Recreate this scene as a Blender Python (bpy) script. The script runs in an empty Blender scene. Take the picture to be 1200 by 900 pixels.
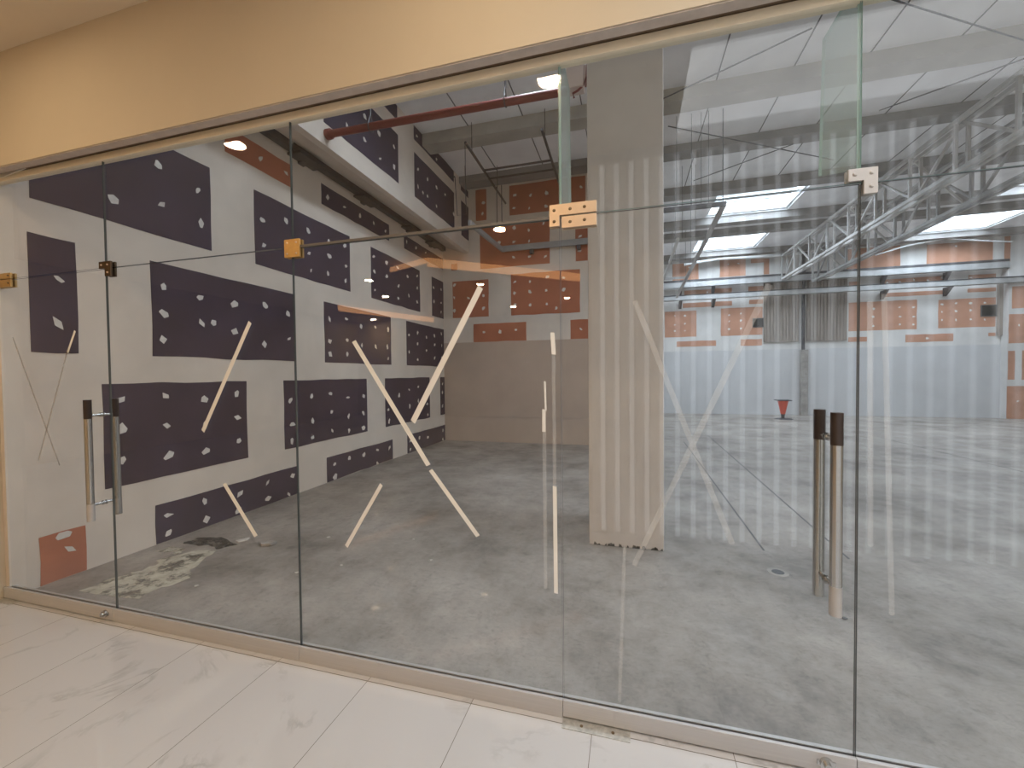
import bpy, bmesh, math, random
from mathutils import Vector, Matrix
random.seed(7)
scene = bpy.context.scene
COL = scene.collection

# ------------------------------------------------------------------ camera
FPX, YAW, PITCH, ROLL = 488.81, 0.273968, -0.0228955, 0.00993356
cam_d = bpy.data.cameras.new('camera')
cam_d.sensor_width = 36.0
cam_d.lens = FPX / 1200.0 * 36.0
cam_d.clip_start = 0.02
cam_d.clip_end = 200
cam = bpy.data.objects.new('camera', cam_d)
COL.objects.link(cam)
_f = Vector((-math.sin(YAW) * math.cos(PITCH), math.cos(YAW) * math.cos(PITCH), math.sin(PITCH)))
_r = Vector((math.cos(YAW), math.sin(YAW), 0))
_d = _f.cross(_r)
_c, _s = math.cos(ROLL), math.sin(ROLL)
_x = _c * _r + _s * _d
_y = -_s * _r + _c * _d            # image down
_rot = Matrix((( _x.x, -_y.x, -_f.x), (_x.y, -_y.y, -_f.y), (_x.z, -_y.z, -_f.z)))
cam.matrix_world = Matrix.Translation((0, -1.79, 1.5)) @ _rot.to_4x4()
scene.camera = cam

# ------------------------------------------------------------------ light and exposure
scene.view_settings.view_transform = 'Standard'
scene.view_settings.look = 'None'
scene.view_settings.gamma = 1
scene.view_settings.use_curve_mapping = False
scene.view_settings.exposure = 0.25
scene.cycles.max_bounces = 12
scene.cycles.diffuse_bounces = 6
scene.cycles.glossy_bounces = 6
scene.cycles.transparent_max_bounces = 24
scene.cycles.sample_clamp_indirect = 8.0
scene.cycles.blur_glossy = 0.0

SKY_FAR, FILL_NEAR, FILL_BAY = 215, 245, 200          # per roof opening: daylight, then fill for the added near and bay ones
LAMP = 170.0
LAMP_FAR = 480.0         # the corridor's stronger downlights
#
COVE = 3.0
TRAY = 1.9
BACKLIT = 0.6             # luminous sheet behind the slats of the lobby's back wall
#              # luminous white ceiling tray of the lobby               # warm cove strip radiance
world = bpy.data.worlds.new('world')
scene.world = world
world.use_nodes = True
world.node_tree.nodes['Background'].inputs['Color'].default_value = (0.75, 0.85, 1.0, 1)
world.node_tree.nodes['Background'].inputs['Strength'].default_value = 1.0

SKYLIGHTS = [  # x0, x1, y0, y1
    (2.0, 3.95, 8.78, 10.62), (2.1, 4.1, 12.05, 14.1),
    (8.1, 10.2, 8.78, 10.62), (8.2, 10.25, 12.05, 14.1),
    (2.0, 3.95, 1.2, 3.1), (8.1, 10.2, 1.2, 3.1), (-1.5, -0.5, 2.0, 3.5)]   # last three added as fill light, hidden behind the bulkhead
for (x0, x1, y0, y1) in SKYLIGHTS:
    ld = bpy.data.lights.new('daylight', 'AREA')
    ld.shape = 'RECTANGLE'
    ld.size = (x1 - x0) + 0.1
    ld.size_y = (y1 - y0) + 0.1
    ld.energy = FILL_BAY if x0 < 0 else FILL_NEAR if y0 < 5 else SKY_FAR
    ld.color = (0.82, 0.89, 1.0)
    lo = bpy.data.objects.new('daylight', ld)
    COL.objects.link(lo)
    lo.location = ((x0 + x1) / 2, (y0 + y1) / 2, 6.02)

# ------------------------------------------------------------------ materials
def nodes_of(m):
    m.use_nodes = True
    nt = m.node_tree
    return nt, nt.nodes, nt.links, nt.nodes['Principled BSDF']

def mat(name, col, rough=0.6, metal=0.0, vary=0.0, scale=4.0, bump=0.0, spec=0.5, coord='Object', detail=6, stretch=None):
    m = bpy.data.materials.new(name)
    nt, N, L, p = nodes_of(m)
    p.inputs['Base Color'].default_value = (*col, 1)
    p.inputs['Roughness'].default_value = rough
    p.inputs['Metallic'].default_value = metal
    p.inputs['Specular IOR Level'].default_value = spec
    if vary or bump:
        tc = N.new('ShaderNodeTexCoord')
        mp = N.new('ShaderNodeMapping')
        if stretch: mp.inputs['Scale'].default_value = stretch
        L.new(tc.outputs[coord], mp.inputs['Vector'])
        nz = N.new('ShaderNodeTexNoise')
        nz.inputs['Scale'].default_value = scale
        nz.inputs['Detail'].default_value = detail
        nz.inputs['Roughness'].default_value = 0.62
        L.new(mp.outputs[0], nz.inputs['Vector'])
        if vary:
            cr = N.new('ShaderNodeValToRGB')
            lo = [max(0, c * (1 - vary)) for c in col]; hi = [min(1, c * (1 + vary)) for c in col]
            cr.color_ramp.elements[0].position = 0.3; cr.color_ramp.elements[0].color = (*lo, 1)
            cr.color_ramp.elements[1].position = 0.7; cr.color_ramp.elements[1].color = (*hi, 1)
            L.new(nz.outputs['Fac'], cr.inputs[0])
            L.new(cr.outputs[0], p.inputs['Base Color'])
        if bump:
            b = N.new('ShaderNodeBump'); b.inputs['Strength'].default_value = bump; b.inputs['Distance'].default_value = 0.01
            L.new(nz.outputs['Fac'], b.inputs['Height']); L.new(b.outputs[0], p.inputs['Normal'])
    return m

def emit(name, col, s):
    m = bpy.data.materials.new(name)
    nt, N, L, p = nodes_of(m)
    p.inputs['Base Color'].default_value = (*col, 1)
    p.inputs['Emission Color'].default_value = (*col, 1)
    p.inputs['Emission Strength'].default_value = s
    return m

def glass_mat(name, tint, f0=0.045, rough=0.0, haze=0.0):
    """architectural float glass: clear transmission with a mirror reflection that grows towards grazing angles"""
    m = bpy.data.materials.new(name); m.use_nodes = True
    nt = m.node_tree; N = nt.nodes; L = nt.links; N.clear()
    out = N.new('ShaderNodeOutputMaterial')
    tr = N.new('ShaderNodeBsdfTransparent'); tr.inputs['Color'].default_value = (*tint, 1)
    gl = N.new('ShaderNodeBsdfGlossy'); gl.inputs['Roughness'].default_value = rough
    geo = N.new('ShaderNodeNewGeometry')
    dot = N.new('ShaderNodeVectorMath'); dot.operation = 'DOT_PRODUCT'
    L.new(geo.outputs['Normal'], dot.inputs[0]); L.new(geo.outputs['Incoming'], dot.inputs[1])
    def math_(op, a, b=None):
        n = N.new('ShaderNodeMath'); n.operation = op
        for i, v in enumerate((a, b)):
            if v is None: continue
            if isinstance(v, (int, float)): n.inputs[i].default_value = v
            else: L.new(v, n.inputs[i])
        return n.outputs[0]
    c = math_('ABSOLUTE', dot.outputs['Value'])
    k = math_('POWER', math_('SUBTRACT', 1.0, c), 5.0)
    fac = math_('ADD', math_('MULTIPLY', k, 1 - f0), f0)
    mx = N.new('ShaderNodeMixShader')
    L.new(fac, mx.inputs[0]); L.new(tr.outputs[0], mx.inputs[1]); L.new(gl.outputs[0], mx.inputs[2])
    src = mx.outputs[0]
    if haze:
        df = N.new('ShaderNodeBsdfDiffuse'); df.inputs['Color'].default_value = (0.70, 0.80, 0.79, 1)
        m2 = N.new('ShaderNodeMixShader'); m2.inputs[0].default_value = haze
        L.new(src, m2.inputs[1]); L.new(df.outputs[0], m2.inputs[2]); src = m2.outputs[0]
    L.new(src, out.inputs['Surface'])
    return m

def film_mat(name, col, alpha):
    m = bpy.data.materials.new(name)
    nt, N, L, p = nodes_of(m)
    p.inputs['Base Color'].default_value = (*col, 1)
    p.inputs['Roughness'].default_value = 0.7
    p.inputs['Alpha'].default_value = alpha
    return m

def concrete_floor_mat():
    m = bpy.data.materials.new('worn concrete floor')
    nt, N, L, p = nodes_of(m)
    geo = N.new('ShaderNodeNewGeometry')
    def noise(scale, detail, rough=0.6, dist=0.0, stretch=(1, 1, 1)):
        mp = N.new('ShaderNodeMapping'); mp.inputs['Scale'].default_value = stretch
        L.new(geo.outputs['Position'], mp.inputs['Vector'])
        n = N.new('ShaderNodeTexNoise'); n.inputs['Scale'].default_value = scale; n.inputs['Detail'].default_value = detail
        n.inputs['Roughness'].default_value = rough; n.inputs['Distortion'].default_value = dist
        L.new(mp.outputs[0], n.inputs['Vector'])
        return n.outputs['Fac']
    def ramp(src, stops):
        r = N.new('ShaderNodeValToRGB')
        e = r.color_ramp.elements
        e[0].position, e[0].color = stops[0][0], (*stops[0][1], 1)
        e[1].position, e[1].color = stops[-1][0], (*stops[-1][1], 1)
        for pos, c in stops[1:-1]:
            q = e.new(pos); q.color = (*c, 1)
        L.new(src, r.inputs[0]); return r.outputs[0]
    a = ramp(noise(0.9, 10, 0.72, 0.1), [(0.36, (0.160, 0.143, 0.128)), (0.49, (0.275, 0.248, 0.224)), (0.64, (0.37, 0.338, 0.310))])
    b = ramp(noise(6.5, 12, 0.82, 0.1, (1, 0.8, 1)), [(0.36, (0.66, 0.66, 0.66)), (0.47, (0.98, 0.98, 0.98)), (0.68, (1.14, 1.14, 1.13))])
    c = ramp(noise(38, 10, 0.82, 0.2, (0.7, 1.3, 1)), [(0.34, (0.58, 0.58, 0.58)), (0.46, (1, 1, 1)), (0.75, (1.16, 1.16, 1.16))])
    mul = N.new('ShaderNodeMix'); mul.data_type = 'RGBA'; mul.blend_type = 'MULTIPLY'; mul.inputs[0].default_value = 0.85
    L.new(a, mul.inputs[6]); L.new(b, mul.inputs[7])
    mul2 = N.new('ShaderNodeMix'); mul2.data_type = 'RGBA'; mul2.blend_type = 'MULTIPLY'; mul2.inputs[0].default_value = 0.8
    L.new(mul.outputs[2], mul2.inputs[6]); L.new(c, mul2.inputs[7])
    L.new(mul2.outputs[2], p.inputs['Base Color'])
    rr = ramp(noise(2.0, 6), [(0.35, (0.42,) * 3), (0.65, (0.62,) * 3)])
    L.new(rr, p.inputs['Roughness'])
    bp = N.new('ShaderNodeBump'); bp.inputs['Strength'].default_value = 0.12; bp.inputs['Distance'].default_value = 0.005
    L.new(noise(25, 6), bp.inputs['Height']); L.new(bp.outputs[0], p.inputs['Normal'])
    return m

def marble_tile_mat():
    m = bpy.data.materials.new('polished white marble tiles')
    nt, N, L, p = nodes_of(m)
    geo = N.new('ShaderNodeNewGeometry')
    sep = N.new('ShaderNodeSeparateXYZ'); L.new(geo.outputs['Position'], sep.inputs[0])
    def M(op, a, b=None, c=None):
        n = N.new('ShaderNodeMath'); n.operation = op
        for i, v in enumerate((a, b, c)):
            if v is None: continue
            if isinstance(v, (int, float)): n.inputs[i].default_value = v
            else: L.new(v, n.inputs[i])
        return n.outputs[0]
    u = M('DIVIDE', M('ADD', sep.outputs['X'], 20 * 0.5445 + 0.155), 0.5445)
    v = M('DIVIDE', M('ADD', sep.outputs['Y'], 20 * 1.09 + 0.044), 1.09)
    def line(t, w):
        f = M('FRACT', M('ADD', t, 0.5))
        return M('LESS_THAN', M('ABSOLUTE', M('SUBTRACT', f, 0.5)), w)
    g = M('MAXIMUM', line(u, 0.0026), line(v, 0.0019))
    # a random offset per tile so veins break at joints
    iu = M('FLOOR', u); iv = M('FLOOR', v)
    cmb = N.new('ShaderNodeCombineXYZ'); L.new(M('MULTIPLY', iu, 3.71), cmb.inputs[0]); L.new(M('MULTIPLY', iv, 5.13), cmb.inputs[1])
    add = N.new('ShaderNodeVectorMath'); add.operation = 'ADD'
    L.new(geo.outputs['Position'], add.inputs[0]); L.new(cmb.outputs[0], add.inputs[1])
    nz = N.new('ShaderNodeTexNoise'); nz.inputs['Scale'].default_value = 1.7; nz.inputs['Detail'].default_value = 9; nz.inputs['Roughness'].default_value = 0.6
    nz.inputs['Distortion'].default_value = 0.9
    L.new(add.outputs[0], nz.inputs['Vector'])
    vein = M('SUBTRACT', 1.0, M('MINIMUM', M('MULTIPLY', M('ABSOLUTE', M('SUBTRACT', nz.outputs['Fac'], 0.5)), 34.0), 1.0))
    n2 = N.new('ShaderNodeTexNoise'); n2.inputs['Scale'].default_value = 3.0; n2.inputs['Detail'].default_value = 4
    L.new(add.outputs[0], n2.inputs['Vector'])
    msk = M('MULTIPLY', vein, M('MULTIPLY', M('MAXIMUM', M('SUBTRACT', n2.outputs['Fac'], 0.50), 0.0), 4.0))
    r = N.new('ShaderNodeMix'); r.data_type = 'RGBA'
    r.inputs[6].default_value = (0.54, 0.535, 0.54, 1); r.inputs[7].default_value = (0.34, 0.335, 0.335, 1)
    L.new(msk, r.inputs[0])
    r2 = N.new('ShaderNodeMix'); r2.data_type = 'RGBA'; r2.inputs[7].default_value = (0.2, 0.18, 0.16, 1)
    L.new(g, r2.inputs[0]); L.new(r.outputs[2], r2.inputs[6])
    L.new(r2.outputs[2], p.inputs['Base Color'])
    p.inputs['Roughness'].default_value = 0.035
    return m

M_ = {}
M_['compound'] = mat('white joint compound wall', (0.66, 0.645, 0.63), 0.85, vary=0.10, scale=1.6, coord='Object')
M_['compound_warm_lit'] = mat('warm lit joint compound wall', (0.70, 0.622, 0.545), 0.85, vary=0.10, scale=1.6, coord='Object')  # white compound copy with the lobby's warm light put into its colour
M_['backlit'] = emit('luminous white sheet', (0.95, 0.97, 1.0), BACKLIT)
M_['blue'] = mat('dark blue gypsum board', (0.050, 0.037, 0.064), 0.8, vary=0.22, scale=2.2)
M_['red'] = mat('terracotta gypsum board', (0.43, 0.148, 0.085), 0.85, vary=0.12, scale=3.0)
M_['red_lit'] = mat('terracotta gypsum board in strong light', (0.52, 0.27, 0.18), 0.85, vary=0.12, scale=3.0)  # terracotta copy, paled to put the far hall's strong light into its colour
M_['dab'] = mat('white filler dab', (0.72, 0.70, 0.67), 0.85, vary=0.08, scale=20)
M_['hoard'] = mat('cream painted sheet', (0.50, 0.40, 0.33), 0.6, vary=0.06, scale=2)
M_['white_paint'] = mat('white painted sheet', (0.57, 0.57, 0.58), 0.6, vary=0.05, scale=1.5)
M_['column'] = mat('column skim coat', (0.645, 0.605, 0.59), 0.75, vary=0.07, scale=2.5, bump=0.05)
M_['tan'] = mat('tan wall paint', (0.53, 0.455, 0.345), 0.7, vary=0.03, scale=1.5)
M_['mall_ceiling'] = mat('beige ceiling paint', (0.76, 0.66, 0.52), 0.8, vary=0.02, scale=2)
M_['tray'] = emit('luminous white ceiling sheet', (0.94, 0.965, 1.0), TRAY)
M_['plaster_edge'] = mat('grey plaster edge', (0.55, 0.48, 0.43), 0.85, vary=0.10, scale=14)
M_['cream_metal'] = mat('cream channel', (0.80, 0.72, 0.57), 0.45, vary=0.04, scale=6)
M_['gap'] = mat('brown painted gap shadow', (0.20, 0.14, 0.09), 0.9, vary=0.25, scale=15)  # dark brown stands in for the shadow inside the recess
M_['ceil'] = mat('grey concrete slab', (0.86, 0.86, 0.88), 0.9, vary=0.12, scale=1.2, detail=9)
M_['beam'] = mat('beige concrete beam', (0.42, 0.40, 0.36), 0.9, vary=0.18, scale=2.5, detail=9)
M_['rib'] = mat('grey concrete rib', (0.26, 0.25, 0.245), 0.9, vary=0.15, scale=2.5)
M_['joint'] = mat('dark joint', (0.12, 0.12, 0.125), 0.9)
M_['galv'] = mat('galvanised steel', (0.52, 0.53, 0.54), 0.45, 0.55, vary=0.12, scale=6)
M_['dark_steel'] = mat('dark steel', (0.09, 0.09, 0.10), 0.5, 0.6, vary=0.2, scale=8)
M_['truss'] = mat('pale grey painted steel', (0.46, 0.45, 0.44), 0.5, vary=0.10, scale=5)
M_['truss_mid'] = mat('mid grey painted steel', (0.33, 0.33, 0.33), 0.55, vary=0.10, scale=5)  # darker grey for the second truss, back rail and frame channels
M_['red_pipe'] = mat('red painted pipe', (0.20, 0.035, 0.03), 0.45, vary=0.12, scale=6)
M_['grid_pipe'] = mat('brown black pipe', (0.07, 0.055, 0.05), 0.5, vary=0.2, scale=6)
M_['wood'] = mat('grey brown ribbed boards', (0.30, 0.26, 0.23), 0.85, vary=0.35, scale=3.0, stretch=(7, 1, 0.35), detail=8)
M_['pier'] = mat('rough grey pier', (0.34, 0.32, 0.30), 0.9, vary=0.3, scale=4)
M_['glass'] = glass_mat('clear shopfront glass', (0.966, 0.968, 0.958))
M_['fin'] = glass_mat('green tinted fin glass', (0.80, 0.88, 0.86), 0.06, haze=0.16)
M_['edge'] = mat('dark green glass edge', (0.085, 0.095, 0.09), 0.2)
M_['edge_pale'] = mat('pale green glass edge', (0.36, 0.50, 0.47), 0.2)
M_['rail'] = mat('brushed aluminium rail', (0.52, 0.51, 0.51), 0.42, 0.35, vary=0.06, scale=30, stretch=(0.1, 1, 6))
M_['profile'] = mat('dull grey joint profile', (0.13, 0.12, 0.115), 0.5, 0.3)
M_['steel'] = mat('brushed stainless steel', (0.52, 0.52, 0.51), 0.24, 1.0, vary=0.05, scale=40, stretch=(1, 1, 0.1))
M_['dark_end'] = mat('dark brown bar end', (0.05, 0.035, 0.03), 0.3, 0.3)
M_['brass'] = mat('brushed brass plate', (0.66, 0.52, 0.39), 0.34, 0.8, vary=0.08, scale=12)
M_['gold'] = mat('gold plate', (0.62, 0.40, 0.16), 0.35, 0.9, vary=0.15, scale=14)
M_['bronze'] = mat('dark bronze plate', (0.12, 0.08, 0.05), 0.35, 0.8)
M_['satin'] = mat('satin rosy steel plate', (0.50, 0.475, 0.455), 0.4, 0.35, vary=0.06, scale=12)
M_['screw'] = mat('dark screw head', (0.20, 0.15, 0.10), 0.35, 0.9)
M_['tape'] = film_mat('white masking tape', (0.80, 0.78, 0.75), 1.0)
M_['tape_thin'] = film_mat('translucent tape', (0.84, 0.85, 0.85), 0.10)
M_['tape_residue'] = film_mat('brown tape residue', (0.34, 0.28, 0.21), 0.3)
M_['floor'] = concrete_floor_mat()
M_['tile'] = marble_tile_mat()
M_['plate'] = mat('scratched steel plate', (0.46, 0.45, 0.42), 0.5, 0.5, vary=0.25, scale=40)
M_['cone'] = mat('orange red cone plastic', (0.72, 0.10, 0.06), 0.5, vary=0.08, scale=10)
M_['cone_dark'] = mat('dark rubber', (0.07, 0.07, 0.08), 0.8)
M_['black'] = mat('black void', (0.008, 0.008, 0.008), 0.9)
def ragged(name, col, scale, thr, amax):
    m = mat(name, col, 0.9, vary=0.25, scale=9, detail=8)
    nt, N, L, p = nodes_of(m)
    geo = N.new('ShaderNodeNewGeometry'); nz = N.new('ShaderNodeTexNoise')
    nz.inputs['Scale'].default_value = scale; nz.inputs['Detail'].default_value = 10; nz.inputs['Roughness'].default_value = 0.75
    L.new(geo.outputs['Position'], nz.inputs['Vector'])
    mr = N.new('ShaderNodeMapRange'); mr.inputs['From Min'].default_value = thr - 0.06; mr.inputs['From Max'].default_value = thr + 0.06
    mr.inputs['To Max'].default_value = amax
    L.new(nz.outputs['Fac'], mr.inputs['Value']); L.new(mr.outputs[0], p.inputs['Alpha'])
    return m
M_['spill'] = ragged('dried pale plaster', (0.52, 0.49, 0.41), 7, 0.45, 0.9)
M_['damp'] = ragged('dark damp stain', (0.09, 0.085, 0.08), 8, 0.47, 0.5)
M_['stain'] = mat('dark damp stain', (0.10, 0.095, 0.09), 0.7, vary=0.3, scale=9, detail=8)
M_['scrap'] = mat('broken board scrap', (0.55, 0.52, 0.49), 0.9, vary=0.3, scale=25)
M_['flute'] = mat('pale fluted panel', (0.70, 0.69, 0.67), 0.6)
M_['shutter'] = mat('brown slatted shutter', (0.62, 0.48, 0.38), 0.55)
M_['sky_bar'] = mat('white glazing bar', (0.75, 0.78, 0.80), 0.5)
M_['sky_pane'] = glass_mat('rooflight sheet', (0.93, 0.96, 0.97), 0.05)
M_['lamp'] = emit('downlight lens', (1.0, 0.76, 0.48), LAMP)
M_['lamp_far'] = emit('corridor downlight lens', (1.0, 0.76, 0.48), LAMP_FAR)
M_['lamp_rim'] = mat('white lamp rim', (0.8, 0.78, 0.74), 0.5)
M_['cove'] = emit('warm cove strip', (1.0, 0.50, 0.20), COVE)
M_['box_paint'] = mat('pale pink box paint', (0.62, 0.52, 0.47), 0.6)
M_['plastic_wrap'] = mat('white wrap', (0.72, 0.73, 0.74), 0.6, vary=0.06, scale=6)

# ------------------------------------------------------------------ mesh helpers
ORIGIN = {}
class MB:
    def __init__(s): s.v = []; s.f = []; s.m = []
    def add(s, vs, fs, mi=0):
        b = len(s.v); s.v += [tuple(v) for v in vs]
        for f in fs: s.f.append([b + i for i in f]); s.m.append(mi)
    def box(s, x0, y0, z0, x1, y1, z1, mi=0):
        x0, x1 = sorted((x0, x1)); y0, y1 = sorted((y0, y1)); z0, z1 = sorted((z0, z1))
        s.add([(x0,y0,z0),(x1,y0,z0),(x1,y1,z0),(x0,y1,z0),(x0,y0,z1),(x1,y0,z1),(x1,y1,z1),(x0,y1,z1)],
              [(0,3,2,1),(4,5,6,7),(0,1,5,4),(1,2,6,5),(2,3,7,6),(3,0,4,7)], mi); return s
    def bar(s, p, q, w, h, up=(0, 0, 1), mi=0):
        p, q = Vector(p), Vector(q); d = (q - p).normalized(); up = Vector(up)
        if abs(d.dot(up)) > 0.98: up = Vector((1, 0, 0))
        a = d.cross(up).normalized() * w / 2; b = a.cross(d).normalized() * h / 2
        vs = [p-a-b, p+a-b, p+a+b, p-a+b, q-a-b, q+a-b, q+a+b, q-a+b]
        s.add(vs, [(0,1,2,3),(7,6,5,4),(0,4,5,1),(1,5,6,2),(2,6,7,3),(3,7,4,0)], mi); return s
    def tube(s, pts, r, n=12, mi=0, r2=None):
        pts = [Vector(p) for p in pts]; rings = []
        k = len(pts)
        for i, p in enumerate(pts):
            d = (pts[min(i+1, k-1)] - pts[max(i-1, 0)]).normalized()
            up = Vector((0, 0, 1)) if abs(d.z) < 0.95 else Vector((1, 0, 0))
            a = d.cross(up).normalized(); b = a.cross(d).normalized()
            rr = r if r2 is None else r + (r2 - r) * i / (k - 1)
            rings.append([p + a * rr * math.cos(t * 2 * math.pi / n) + b * rr * math.sin(t * 2 * math.pi / n) for t in range(n)])
        vs = [v for rg in rings for v in rg]; fs = []
        for i in range(k - 1):
            for t in range(n):
                u = (t + 1) % n
                fs.append((i*n+t, i*n+u, (i+1)*n+u, (i+1)*n+t))
        fs.append(tuple(range(n))[::-1]); fs.append(tuple((k-1)*n + t for t in range(n)))
        s.add(vs, fs, mi); return s
    def lathe(s, cx, cy, prof, n=28, mi=0):
        vs = []; fs = []
        for (r, z) in prof:
            for t in range(n):
                a = t * 2 * math.pi / n; vs.append((cx + r * math.cos(a), cy + r * math.sin(a), z))
        for i in range(len(prof) - 1):
            for t in range(n):
                u = (t + 1) % n; fs.append((i*n+t, i*n+u, (i+1)*n+u, (i+1)*n+t))
        fs.append(tuple(range(n))[::-1]); fs.append(tuple((len(prof)-1)*n + t for t in range(n)))
        s.add(vs, fs, mi); return s
    def prism(s, poly, off, mi=0):
        n = len(poly); o = Vector(off); poly = [Vector(p) for p in poly]
        vs = poly + [p + o for p in poly]
        fs = [tuple(range(n))[::-1], tuple(range(n, 2*n))] + [(i, (i+1) % n, n + (i+1) % n, n + i) for i in range(n)]
        s.add(vs, fs, mi); return s
    def build(s, name, mats, parent=None, smooth=False, bevel=0.0, label=None, loc=None):
        me = bpy.data.meshes.new(name)
        if parent is not None:
            o3 = ORIGIN[parent.name]
        elif loc is not None:
            o3 = Vector(loc)
        else:
            xs = [v[0] for v in s.v]; ys = [v[1] for v in s.v]; zs = [v[2] for v in s.v]
            o3 = Vector(((min(xs)+max(xs))/2, (min(ys)+max(ys))/2, min(zs)))
        me.from_pydata([Vector(v) - o3 for v in s.v], [], s.f)
        if not isinstance(mats, (list, tuple)): mats = [mats]
        for k in mats: me.materials.append(M_[k])
        for i, p in enumerate(me.polygons): p.material_index = s.m[i]; p.use_smooth = smooth
        bm = bmesh.new(); bm.from_mesh(me); bmesh.ops.recalc_face_normals(bm, faces=bm.faces); bm.to_mesh(me); bm.free()
        o = bpy.data.objects.new(name, me); COL.objects.link(o)
        if parent is not None: o.parent = parent
        else: o.location = o3
        ORIGIN[o.name] = o3
        if smooth:
            e = o.modifiers.new('edges', 'EDGE_SPLIT'); e.split_angle = math.radians(40)
        if bevel:
            b = o.modifiers.new('bevel', 'BEVEL'); b.width = bevel; b.segments = 2; b.limit_method = 'ANGLE'
        if label: o['label'] = label
        return o

def empty(name, loc):
    o = bpy.data.objects.new(name, None); COL.objects.link(o); o.location = loc; o.empty_display_size = 0.1
    ORIGIN[o.name] = Vector(loc); return o
def tag(o, label=None, cat=None, group=None, kind=None):
    if label: o['label'] = label
    if cat: o['category'] = cat
    if group: o['group'] = group
    if kind: o['kind'] = kind
    return o
def struct(o, label=None): return tag(o, label=label, kind='structure')

LEFT_SHEETS = [
  ('blue', (0.168, 1.513, 2.79, 3.63), [(0.674, 2.981), (1.026, 3.427), (1.046, 3.078), (1.386, 3.348), (1.409, 3.035)]),
  ('blue', (0.149, 0.414, 1.695, 2.545), [(0.311, 2.248), (0.298, 1.916)]),
  ('blue', (0.935, 2.577, 1.695, 2.545), [(1.042, 2.338), (1.378, 2.293), (1.755, 2.286), (2.149, 2.337), (2.483, 2.287), (1.038, 2.088), (1.386, 2.037), (1.512, 2.062), (1.75, 1.992), (2.12, 1.877), (2.497, 1.973), (1.029, 1.85)]),
  ('blue', (0.555, 1.878, 0.6, 1.455), [(0.679, 1.322), (0.688, 1.074), (0.676, 0.812), (1.03, 1.337), (1.398, 1.282), (1.753, 1.318), (1.755, 1.063), (1.034, 1.064), (1.394, 1.021), (1.045, 0.782), (1.397, 0.76), (1.765, 0.806)]),
  ('blue', (0.921, 2.579, 0.003, 0.355), [(1.024, 0.233), (1.026, 0.069), (1.366, 0.258), (1.383, 0.076), (1.756, 0.223), (2.129, 0.068), (2.125, 0.258), (2.501, 0.245), (2.437, 0.028), (1.739, 0.057)]),
  ('red', (0.153, 0.42, 0.003, 0.355), [(0.282, 0.326), (0.317, 0.212)]),
  ('red', (1.687, 2.59, 3.884, 4.165), [(2.131, 4.025), (2.506, 4.03)]),
  ('blue', (2.032, 3.717, 2.79, 3.63), [(2.134, 3.323), (2.49, 3.435), (2.856, 3.431), (3.247, 3.414), (3.599, 3.453), (2.151, 3.037), (2.863, 3.14), (3.261, 3.21), (2.895, 2.922), (3.224, 2.95), (3.615, 3.156), (3.602, 2.93)]),
  ('blue', (3.122, 4.815, 3.894, 4.177), [(3.248, 4.029), (3.608, 4.031), (3.984, 4.036), (4.354, 4.047), (4.697, 4.026)]),
  ('blue', (4.257, 5.928, 2.79, 3.63), [(4.344, 3.489), (4.721, 3.485), (5.086, 3.487), (4.344, 3.246), (4.714, 3.245), (5.441, 3.402), (5.819, 3.5), (5.11, 3.158), (4.355, 2.935), (5.474, 3.045), (5.093, 2.925), (5.811, 3.256), (5.803, 2.97)]),
  ('blue', (5.331, 7.04, 3.911, 4.157), [(5.426, 4.062), (5.789, 4.048), (6.202, 4.071)]),
  ('blue', (6.465, 7.04, 2.79, 3.63), [(6.544, 3.406), (6.923, 3.435), (6.555, 3.108), (6.913, 3.135), (6.907, 2.926)]),
  ('blue', (3.129, 4.823, 1.695, 2.545), [(3.235, 2.313), (3.602, 2.359), (3.963, 2.287), (4.349, 2.317), (4.731, 2.32), (3.235, 2.003), (3.615, 2.042), (3.972, 1.988), (4.348, 1.99), (4.699, 2.009), (3.241, 1.811), (3.609, 1.831), (4.72, 1.8)]),
  ('blue', (5.362, 7.04, 1.695, 2.545), [(5.461, 2.284), (5.801, 2.357), (6.178, 2.297), (6.552, 2.365), (6.906, 2.434), (5.794, 2.134), (5.451, 1.954), (6.17, 2.019), (6.56, 2.164), (6.92, 2.171), (5.785, 1.819), (6.551, 1.883), (6.911, 1.896)]),
  ('blue', (2.392, 4.082, 0.6, 1.455), [(2.493, 1.199), (2.519, 0.899), (2.506, 0.686), (2.86, 1.237), (3.228, 1.254), (3.607, 1.176), (3.993, 1.177), (2.869, 0.901), (3.241, 0.993), (3.615, 0.899), (3.977, 0.909), (2.862, 0.678), (3.248, 0.723), (3.619, 0.674), (3.978, 0.672)]),
  ('blue', (4.61, 6.296, 0.6, 1.455), [(4.702, 0.901), (5.063, 1.134), (5.429, 1.225), (5.797, 1.269), (5.446, 0.902), (5.788, 0.982), (4.718, 0.697), (6.196, 1.226), (6.173, 0.897), (6.192, 0.67)]),
  ('blue', (6.812, 7.04, 0.6, 1.455), [(6.929, 1.298), (6.923, 1.104), (6.913, 0.796)]),
  ('blue', (3.125, 4.822, 0.003, 0.355), [(3.288, 0.231), (3.613, 0.252), (3.972, 0.236), (4.345, 0.25), (4.718, 0.224), (3.289, 0.041), (4.338, 0.025)]),
  ('blue', (5.336, 7.04, 0.003, 0.355), [(5.452, 0.228), (5.812, 0.239), (6.177, 0.19), (6.918, 0.243), (5.447, 0.063), (6.912, 0.033)]),
]
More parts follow.
